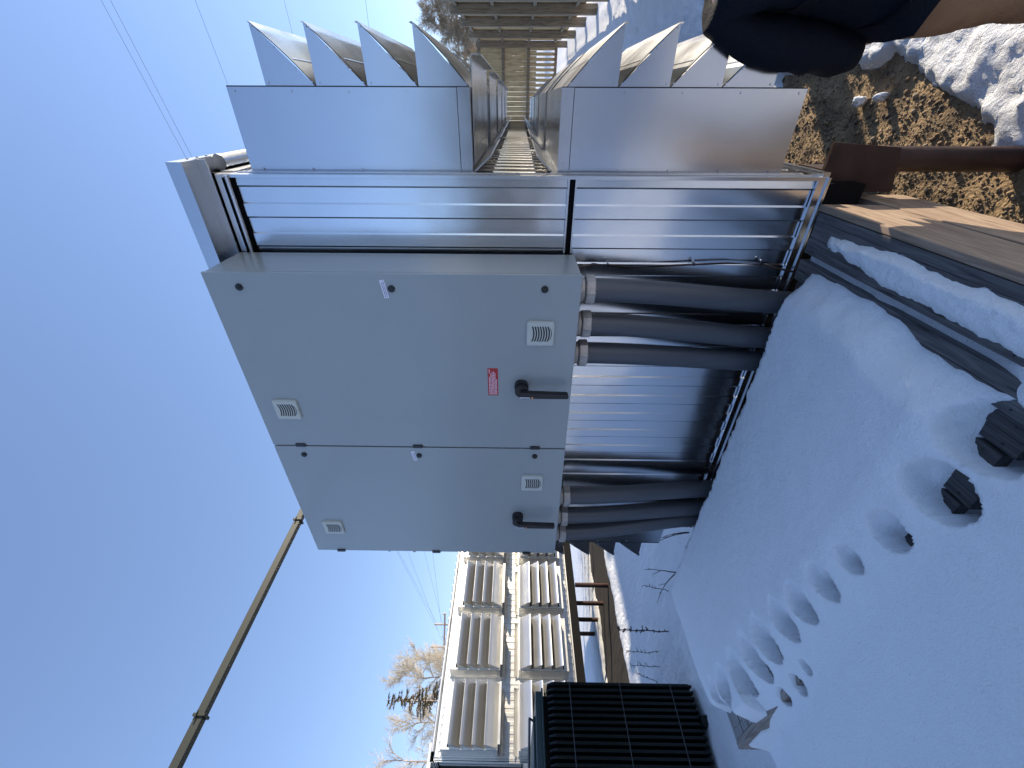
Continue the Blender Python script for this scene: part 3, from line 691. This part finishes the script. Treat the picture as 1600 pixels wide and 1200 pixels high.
# ------------------------------------------------------------------ overhead duct
T = root('overhead_duct', (-5.35, 5.6, 0), 'long olive square duct carried high across the open sky behind the cabinet', 'duct')
def duct_z(y): return 3.26 + .024 * (y - 1.26)
y0 = -3.3
for k in range(4):
    ya, yb = y0 + k * 2.46, y0 + (k + 1) * 2.46
    if k == 0: pass
    m = MB(); h = .044
    vs = [(x, y, Z(duct_z(y)) + z) for y in (ya + .004, yb - .004) for (x, z) in ((-5.35 - h, -h), (-5.35 + h, -h), (-5.35 + h, h), (-5.35 - h, h))]
    m.add(vs, [(0,1,2,3), (7,6,5,4), (0,4,5,1), (1,5,6,2), (2,6,7,3), (3,7,4,0)])
    m.build('duct_section', ['olive'], T, bevel=.004)
    m = MB(); m.box(-5.35 - .062, -5.35 + .062, yb - .012, yb + .012, Z(duct_z(yb)) - .062, Z(duct_z(yb)) + .062)
    m.tube([(-5.28, yb + .03, Z(duct_z(yb)) + .02), (-5.28, yb - .05, Z(duct_z(yb)) + .02)], .008, 6); m.build('duct_flange', ['olive'], T)
for y in (-3.2, 5.9):
    m = MB(); m.box(-5.40, -5.30, y, y + .1, -.1, Z(duct_z(y)) - .07); m.build('support_post', ['olive'], T)

# ------------------------------------------------------------------ tall timber fences
XF = 2.41; zt0, zg = 2.17, -2.42
T = root('timber_fence', (XF, 22, 0), 'tall wooden fence with heavy posts running away on the right behind the hoods', 'fence')
posts = (6.8, 8.8, 10.9, 13.1, 15.2, 17.39, 19.9, 23.2, 26.85)
for y in posts:
    m = MB(); m.prism([(XF - .13, -.1), (XF + .13, -.1), (XF + .13, Z(zt0 + .03)), (XF - .13, Z(zt0 + .03))], 'y', y - .12, y + .12); m.build('fence_post', ['wood_post'], T, bevel=.01)
b = MB(); y = 8.2
while y < 26.6:
    b.box(XF + .14 + random.uniform(0, .012), XF + .17, y, y + .19, Z(zg + .38), Z(zt0 - .05)); y += .20
b.build('board_panel', ['wood_fence'], T)
for z in (-1.75, -.45, .85, 2.0):
    m = MB(); m.box(XF + .05, XF + .138, 8.2, 26.8, Z(z) - .05, Z(z) + .05); m.build('fence_rail', ['wood_post'], T)
YE = 26.95
T = root('end_fence', (-2, YE, 0), 'tall vertical board fence closing the far end of the yard with open slats low down', 'fence')
b = MB(); x = -9.0
while x < XF - .05:
    top = 2.14; o_ = random.uniform(0, .015)
    b.box(x, x + .205, YE + o_, YE + .03 + o_, Z(-.86), Z(top)); b.box(x, x + .135, YE + o_, YE + .03 + o_, Z(-1.80), Z(-.86)); x += .215
b.build('board_panel', ['wood_fence'], T)
for z in (-1.84, -.45, .84, 2.08):
    m = MB(); m.box(-9, XF, YE - .06, YE - .002, Z(z) - .07, Z(z) + .07); m.build('fence_rail', ['wood_post'], T)
for x in (-8.8, -4.6, -.95):
    m = MB(); m.box(x - .1, x + .1, YE - .26, YE - .065, -.1, Z(2.14)); m.build('fence_post', ['wood_post'], T)

# ------------------------------------------------------------------ trees
def tri_tube(m, a, b, ra, rb, n=3, mt=0):
    d = (b - a)
    if d.length < 1e-6: return
    t = d.normalized(); u = t.orthogonal().normalized(); v = t.cross(u)
    vs = []
    for p, r0 in ((a, ra), (b, rb)):
        for j in range(n):
            w_ = 2 * math.pi * j / n; vs.append(p + (u * math.cos(w_) + v * math.sin(w_)) * r0)
    m.add(vs, [(j, (j+1) % n, n + (j+1) % n, n + j) for j in range(n)], mt)
def bare_tree(name, loc, h, spread, label, group, mats=('bark', 'twig'), density=1.0, droop=0.0, seed=0, cat='tree', tw=.012, low=.25):
    rr = random.Random(seed); T = root(name, loc, label, cat, group)
    base = Vector(loc); tr = MB(); cr = MB()
    p = base.copy(); path = [p.copy()]; rads = [h * .013]
    for i in range(1, 11):
        p = p + Vector((rr.uniform(-.03, .03) * h * .3, rr.uniform(-.03, .03) * h * .3, h * .095)); path.append(p.copy()); rads.append(h * .013 * (1 - i / 11))
    tr.tube(path, rads, 7)
    def branch(p, d, ln, r0, lev):
        segs = (5, 4, 3, 2)[lev]; q = p.copy()
        for s_ in range(segs):
            d = (d + Vector((rr.uniform(-1, 1), rr.uniform(-1, 1), rr.uniform(-1, 1))) * .22 + Vector((0, 0, -droop * (.4 + lev * .5)))).normalized()
            e = q + d * ln / segs
            tk = tw * (1.3, .9, .6, .42)[lev]; tri_tube(cr, q, e, max(tk, r0 * (1 - s_ / segs)), max(tk * .8, r0 * (1 - (s_ + 1) / segs)), 3, 0 if lev == 0 else 1)
            if lev < 3:
                nb = (2, 3 if density >= 1 else 2, 2)[lev] if rr.random() < density else 1
                for _ in range(nb):
                    nd = (d + Vector((rr.uniform(-1, 1), rr.uniform(-1, 1), rr.uniform(-.5, 1))) * .8).normalized()
                    branch(e, nd, ln * rr.uniform(.42, .72), r0 * .4, lev + 1)
            q = e
    n = int(15 * density) + 6
    for i in range(n):
        t = low + (1 - low) * i / n; k = min(9, int(t * 10)); pp = path[k].lerp(path[k+1], t * 10 - k) if k < 10 else path[-1]
        a = rr.uniform(0, 6.28); up = .35 + .9 * t
        branch(pp, Vector((math.cos(a), math.sin(a), up)).normalized(), spread * (1.05 - .55 * t) * rr.uniform(.75, 1.1), h * .005, 0)
    tr.build('trunk', [mats[0]], T); cr.build('crown', [mats[0], mats[1]], T)
    return T
def dirp(px, py, F):       # point at camera depth F along a picture direction (1600x1200 frame), used once to read bearings
    U = (1200 - py) - 600; V = px - 800; u = U * math.cos(rol) - V * math.sin(rol); v = U * math.sin(rol) + V * math.cos(rol)
    d = r_ * (u / 650.9) - u2 * (v / 650.9) + f2; return Vector((0, 0, H)) + d * F
g = 'trees beyond the far container'
for i, (px, py, F, sp, lb, sd_) in enumerate((
    (620, 1062, 52, 3.8, 'tall bare pale birch beyond the far container roof, right beside the spruce', 11),
    (640, 1035, 60, 3.6, 'bare birch of fine twigs beyond the far container roof, nearest the crossarm pole', 12),
    (628, 1128, 56, 3.4, 'faint bare birch beyond the far roof, behind the spruce boughs', 13),
    (592, 1196, 40, 3.0, 'bare tree with curved branches at the picture edge beyond the far container', 14))):
    P = dirp(px, py, F); bare_tree('birch_tree', (P.x, P.y, 0), P.z, sp, lb, g, seed=sd_, density=.85 if i < 3 else .4, tw=.018 if i != 3 else .012, low=.4)
# spruce: tapered trunk, drooping boughs of small needle sprays
P = dirp(612, 1098, 44); T = root('spruce_tree', (P.x, P.y, 0), 'brown green spruce with sparse drooping boughs beyond the far container roof', 'tree', g)
m = MB(); m.tube([(P.x, P.y, 0), (P.x, P.y, P.z * .6), (P.x, P.y, P.z)], [.22, .11, .02], 7); m.build('trunk', ['bark'], T)
m = MB(); rr = random.Random(4)
z = P.z - .4
while z > 7.0:
    ln = .35 + (P.z - z) * .30; ln = min(ln, 3.1)
    for k in range(rr.choice((3, 4, 4))):
        if rr.random() < .12: continue
        a = rr.uniform(0, 6.28); d = Vector((math.cos(a), math.sin(a), .25)); q = Vector((P.x, P.y, z)); L_ = ln * rr.uniform(.65, 1.15)
        n = max(3, int(L_ / .22))
        for s_ in range(n):
            d = (d + Vector((0, 0, -.10)) if s_ < n * .6 else d + Vector((0, 0, .10))).normalized(); e = q + d * (L_ / n)
            tri_tube(m, q, e, .022, .015)
            for _ in range(5):
                side = Vector((rr.uniform(-1, 1), rr.uniform(-1, 1), rr.uniform(-.9, .25))) * rr.uniform(.15, .34)
                c_ = q.lerp(e, rr.random()); tip = c_ + side + d * .12; nrm = side.cross(d).normalized() * rr.uniform(.03, .06)
                m.add([c_ - nrm, c_ + nrm, tip + nrm * .5, tip - nrm * .5], [(0, 1, 2, 3)], 1)
                nr2 = side.cross(nrm).normalized() * .04; m.add([c_ - nr2, c_ + nr2, tip], [(0, 1, 2)], 1)
            q = e
    z -= rr.uniform(.22, .36)
m.build('crown', ['bark', 'needles'], T)
gb = 'bare tangled trees behind the tall fence'
for i, (px, py, F, sp, lb, sd_) in enumerate((
    (652, 20, 40, 2.6, 'tall bare brown tree behind the tall fence, nearest the top picture edge', 21),
    (668, 62, 42, 2.5, 'second bare brown tree behind the tall fence, above the last fence posts', 22),
    (700, 95, 45, 2.0, 'lower bare tree behind the fence corner, seen past the topmost hood blades', 23),
    (655, -25, 38, 2.6, 'bare brown tree behind the tall fence just past the top picture edge', 24),
    (690, 48, 50, 2.4, 'farther twiggy tree behind the fence, between its two taller neighbours', 25))):
    P = dirp(px, py, F); bare_tree('bare_tree', (P.x, P.y, 0), P.z, sp, lb, gb, mats=('brush', 'brush'), seed=sd_, density=1.0, droop=.10, tw=.021, low=.15)

# ------------------------------------------------------------------ H frame pole and wires
A = dirp(687, 978, 60); B = dirp(682, 1013, 60); cA = dirp(703, 960, 60); cB = dirp(703, 1034, 60)
T = root('utility_pole', (A.x, A.y, 0), 'two legged wooden power pole with a crossbar just above the far container roof', 'pole')
for q in (A, B):
    m = MB(); m.tube([(q.x, q.y, 0), (q.x, q.y, q.z)], [.17, .12], 8); m.build('pole_leg', ['pole'], T)
m = MB(); m.tube([cA, cB], .13, 6); m.build('crossarm', ['pole'], T)
for q in (cA.lerp(cB, .03), cA.lerp(cB, .97), cA.lerp(cB, .5)):
    m = MB(); m.tube([q, q + Vector((0, 0, .35))], .07, 6); m.build('insulator', ['pole'], T)
wl = ('highest of the thin overhead wires, nearest the blue upper sky', 'second highest overhead wire, running just under the highest one', 'middle overhead wire crossing above the hood corner',
      'fourth overhead wire from the top, crossing above the second hood blade', 'lowest overhead wire, crossing above the third hood blade')
for i, (px, py, F, px2, py2) in enumerate(((52, -150, 22, 690, 975), (70, -150, 22, 694, 990), (226, -150, 26, 700, 1005), (387, -150, 34, 700, 978), (536, -150, 34, 703, 1015))):
    a = dirp(px, py, F); b = dirp(px2, py2, 60); m = MB(); n = 16
    m.tube([a.lerp(b, t / n) - Vector((0, 0, .0 * math.sin(math.pi * t / n))) for t in range(n + 1)], .013, 4, cap=False)
    tag(m.build('overhead_wire', ['wire'], origin=a), wl[i], 'wire', 'overhead power wires')

# ------------------------------------------------------------------ dry weeds and twigs
def weed(loc, h, label, bushy, seed, lean=(0, 0), group='dry weeds in the snow', r=.006):
    rr = random.Random(seed); m = MB(); p = Vector(loc); n = 9
    for i in range(n):
        e = p + Vector((lean[0] * h / n + rr.uniform(-.01, .01), lean[1] * h / n + rr.uniform(-.01, .01), h / n)); tri_tube(m, p, e, r, r * .8, 4)
        for _ in range(bushy):
            d = Vector((rr.uniform(-1, 1), rr.uniform(-1, 1), rr.uniform(-.2, .9))).normalized() * rr.uniform(.02, .06) * (1.2 if i > 2 else .5); tri_tube(m, e, e + d, r * .9, r * 1.1, 3)
        p = e
    tag(m.build('dry_weed', ['weed'], origin=loc), label, 'weed', group)
weed((-6.72, 3.20, -.02), .78, 'bushy dark seed stalk standing in the snow, tallest of the dry weeds', 6, 1, r=.009)
weed((-7.40, 3.20, .0), .55, 'thin stalk in the snow beside the bushy dark one, on its transformer side', 2, 2, r=.005)
weed((-7.55, 3.05, .0), .50, 'faint thin stalk nearest the transformer, second of the close pair', 2, 3, r=.005)
weed((-6.2, 3.55, .0), .42, 'short thin stalk between the bushy weed and the deck', 1, 4, lean=(.25, .1), r=.005)
weed((-5.75, 4.6, .0), .45, 'short scrubby stalk beyond the deck, below the hood blades', 4, 5, r=.006)
weed((-7.9, 2.95, .0), .38, 'leaning forked stalk closest to the green transformer', 1, 6, lean=(.3, .2), r=.005)
def twig(loc, dirs, label, seed):
    rr = random.Random(seed); m = MB(); p0 = Vector(loc)
    for (dx, dy, dz, ln) in dirs:
        d = Vector((dx, dy, dz)).normalized(); q = p0.copy()
        for i in range(7):
            d = (d + Vector((rr.uniform(-1, 1), rr.uniform(-1, 1), rr.uniform(-.6, .6))) * .15).normalized(); e = q + d * ln / 7; tri_tube(m, q, e, .006 - .0006 * i, .0055 - .0006 * i, 4)
            if i in (3, 5):
                e2 = e + (d + Vector((rr.uniform(-1, 1), rr.uniform(-1, 1), .3))).normalized() * ln * .3; tri_tube(m, e, e2, .0035, .002, 3)
            q = e
    tag(m.build('bare_shrub', ['weed'], origin=loc), label, 'shrub', 'bare shrub twigs by the deck')
twig((-3.62, 2.25, Z(-1.52)), ((-.8, .1, .25, .42), (-.4, .3, .4, .30)), 'bare forked twigs sticking out at the far corner of the deck', 8)
twig((-3.3, 2.45, Z(-1.62)), ((-.5, .3, .7, .34), (-.2, .2, .9, .22)), 'thin bent twig between the leftmost conduit and the deck corner', 9)
m = MB(); m.tube([(-3.5, .62, Z(-2.27)), (-3.62, .66, Z(-2.24)), (-3.75, .72, Z(-2.27))], .004, 4)

# ------------------------------------------------------------------ person at the right, mostly outside the frame
def skin_mesh(name, pts, edges, mats, parent, rootv=0, sub=2, disp=0, dscale=.12):
    me = bpy.data.meshes.new(name); me.from_pydata([p[:3] for p in pts], edges, [])
    o = bpy.data.objects.new(name, me); C.objects.link(o)
    sk = o.modifiers.new('skin', 'SKIN'); sk.use_smooth_shade = True
    for i, v in enumerate(me.skin_vertices[0].data): v.radius = (pts[i][3], pts[i][4] if len(pts[i]) > 4 else pts[i][3]); v.use_root = (i == rootv)
    ss = o.modifiers.new('sub', 'SUBSURF'); ss.levels = sub; ss.render_levels = sub
    dg = bpy.context.evaluated_depsgraph_get(); ev = o.evaluated_get(dg); nm = bpy.data.meshes.new_from_object(ev)
    C.objects.unlink(o); bpy.data.objects.remove(o)
    if disp:
        nn = [v.normal.copy() for v in nm.vertices]
        for v, n_ in zip(nm.vertices, nn):
            q = v.co; a = mnoise.noise(Vector((q.x, q.y, q.z * 1.9)) / dscale); b = mnoise.noise(q / (dscale * .45) + Vector((9, 2, 1)))
            v.co = q + n_ * disp * ((1 - abs(a) * 2.2) * .8 + b * .5)
    nm.materials.clear()
    for k in mats: nm.materials.append(M[k])
    for p in nm.polygons: p.use_smooth = True
    o0 = Vector(parent['o']); nm.transform(Matrix.Translation(-o0))
    ob = bpy.data.objects.new(name, nm); C.objects.link(ob); ob.parent = parent; ob['o'] = list(parent['o']); return ob
PX, PY, PG = .475, 2.26, Z(-2.36)
T = root('person', (PX, PY, PG), 'person in a dark navy jacket and tan trousers standing beside the nearest hoods', 'person')
def P(x, y, z, a, b=None): return (PX + x, PY + y, PG + z, a, b if b else a)
# body facing away from the lens, arms bent with the hands at the jacket pockets
J = [P(0,0,.98,.15,.12), P(0,0,1.15,.15,.115), P(0,.0,1.35,.17,.12), P(0,.0,1.52,.13,.10), P(0,0,1.62,.06), P(0,.02,1.71,.075,.085), P(0,.02,1.82,.08,.095),
     P(-.2,0,1.52,.06), P(-.28,-.045,1.22,.046), P(-.25,.0,1.0,.034), P(-.235,.02,.95,.036,.02),
     P(.2,0,1.52,.06), P(.28,-.055,1.24,.046), P(.245,.09,.99,.034), P(.24,.15,.93,.036,.02),
     P(-.10,0,.86,.09), P(-.12,.02,.48,.06), P(-.12,-.02,.10,.045), P(-.12,.14,.04,.045,.03),
     P(.10,0,.86,.09), P(.12,.03,.48,.06), P(.12,-.02,.10,.045), P(.12,.14,.04,.045,.03)]
E_ = [(0,1),(1,2),(2,3),(3,4),(4,5),(5,6),(3,7),(7,8),(8,9),(9,10),(3,11),(11,12),(12,13),(13,14),(0,15),(15,16),(16,17),(17,18),(0,19),(19,20),(20,21),(21,22)]
for hi, sx in ((10, -1), (14, 1)):      # fingers and thumb, curled
    bx, by, bz = (-.235, .01, .95) if sx < 0 else (.24, .15, .93)
    for fi, (ox, ln) in enumerate(((-.027, .062), (-.009, .072), (.009, .068), (.027, .054))):
        i0 = len(J); J += [P(bx + ox, by + .035, bz - .03, .010), P(bx + ox, by + .05, bz - .03 - ln * .5, .009), P(bx + ox - sx * .006, by + .035, bz - .03 - ln, .008)]
        E_ += [(hi, i0), (i0, i0 + 1), (i0 + 1, i0 + 2)]
    i0 = len(J); J += [P(bx - sx * .042, by + .01, bz - .005, .012), P(bx - sx * .052, by + .035, bz - .04, .010)]; E_ += [(hi, i0), (i0, i0 + 1)]
skin_mesh('body', J, E_, ['skin'], T)
# head details
m = MB(); hc = Vector((PX, PY + .02, PG + 1.77))
m.prism([(PX - .012, hc.z - .03), (PX + .012, hc.z - .03), (PX, hc.z + .02)], 'y', hc.y + .09, hc.y + .125); 
for sx in (-1, 1): m.tube([(PX + sx * .032, hc.y + .088, hc.z + .02), (PX + sx * .032, hc.y + .10, hc.z + .02)], .011, 8, 1)
m.box(PX - .025, PX + .025, hc.y + .09, hc.y + .10, hc.z - .062, hc.z - .055, 1)
for sx in (-1, 1): m.tube([(PX + sx * .078, hc.y, hc.z - .02), (PX + sx * .092, hc.y - .01, hc.z + .03)], .014, 8)
m.build('face', ['skin', 'hair'], T)
bm = bmesh.new(); bmesh.ops.create_icosphere(bm, subdivisions=3, radius=1); m = MB()
vs = [(hc.x + v.co.x * .096, hc.y - .012 + v.co.y * .112, hc.z + .035 + (v.co.z * .105 if v.co.z > -.3 or v.co.y > 0 else v.co.z * .13)) for v in bm.verts]
fs = [tuple(w_.index for w_ in f.verts) for f in bm.faces if not (f.calc_center_median().y > .35 and f.calc_center_median().z < .45)]
m.add(vs, fs, 0, True); bm.free(); m.build('hair', ['hair'], T)
# jacket: trunk and two bent sleeves, loose hem
Jk = [P(-.02,0,1.08,.28,.18), P(-.05,0,1.0,.325,.185), P(-.055,0,.925,.33,.185), P(0,0,1.26,.235,.17), P(0,0,1.44,.205,.15), P(0,0,1.56,.13,.11), P(0,0,1.62,.085,.085),
      P(-.205,0,1.525,.09), P(-.262,-.03,1.38,.09), P(-.285,-.045,1.22,.09), P(-.295,-.03,1.08,.088), P(-.295,-.01,1.0,.086), P(-.285,.0,.95,.078),
      P(.205,0,1.525,.09), P(.265,-.03,1.40,.088), P(.285,-.055,1.24,.088), P(.265,.0,1.12,.08), P(.245,.06,1.02,.07), P(.24,.11,.97,.058)]
Ek = [(0,1),(1,2),(0,3),(3,4),(4,5),(5,6),(4,7),(7,8),(8,9),(9,10),(10,11),(11,12),(4,13),(13,14),(14,15),(15,16),(16,17),(17,18)]
jk = skin_mesh('jacket', Jk, Ek, ['navy'], T, sub=3, disp=.011, dscale=.16)
jk['label'] = 'dark navy jacket with a loose hem'
Tr = [P(0,0,.98,.17,.14), P(-.15,0,.84,.14,.13), P(-.14,.01,.66,.115), P(-.12,.02,.48,.088), P(-.12,0,.28,.082), P(-.12,-.02,.09,.085),
      P(.10,0,.84,.115,.12), P(.115,.01,.66,.10), P(.12,.02,.48,.088), P(.12,0,.28,.082), P(.12,-.02,.09,.085)]
skin_mesh('trousers', Tr, [(0,1),(1,2),(2,3),(3,4),(4,5),(0,6),(6,7),(7,8),(8,9),(9,10)], ['tan'], T, sub=3, disp=.007, dscale=.11)
for sx in (-1, 1): skin_mesh('boot', [P(sx*.12,-.05,.10,.06), P(sx*.12,-.04,.045,.055,.045), P(sx*.12,.10,.04,.05,.04), P(sx*.12,.17,.035,.04,.032)], [(0,1),(1,2),(2,3)], ['boot'], T)
m = MB(); m.tube([(PX - .205, PY - .125, PG + .90), (PX - .215, PY - .10, PG + .86), (PX - .215, PY - .085, PG + .83)], .006, 6); m.build('zip_pull', ['rod'], T)

# ------------------------------------------------------------------ unseen woods, added to darken what the metal mirrors
m = MB(); rr = random.Random(99)
for i in range(420):
    a = R(rr.uniform(190, 300)); d = rr.uniform(38, 60); x, y = d * math.cos(a), d * math.sin(a); h = rr.uniform(6, 12); r0 = rr.uniform(1.4, 2.6)
    n = 7; vs = []
    for (zz, q) in ((0, .5), (h * .15, 1), (h * .5, .7), (h * .8, .35)):
        for j in range(n):
            t = 2 * math.pi * j / n; k = r0 * q * rr.uniform(.7, 1.2); vs.append((x + k * math.cos(t), y + k * math.sin(t), zz))
    vs.append((x, y, h)); fs = [(k*n+j, k*n+(j+1) % n, (k+1)*n+(j+1) % n, (k+1)*n+j) for k in range(3) for j in range(n)] + [(3*n+j, 3*n+(j+1) % n, 4*n) for j in range(n)]
    m.add(vs, fs)
M['woods'] = mat('dark_woods', (.028, .034, .036), .95, var=(.045, .045, .05), vscale=.8)
tag(m.build('unseen_woods', ['woods']), 'dark unseen woods added behind the photographer, darkening reflections in the metal', 'woods', kind='stuff')
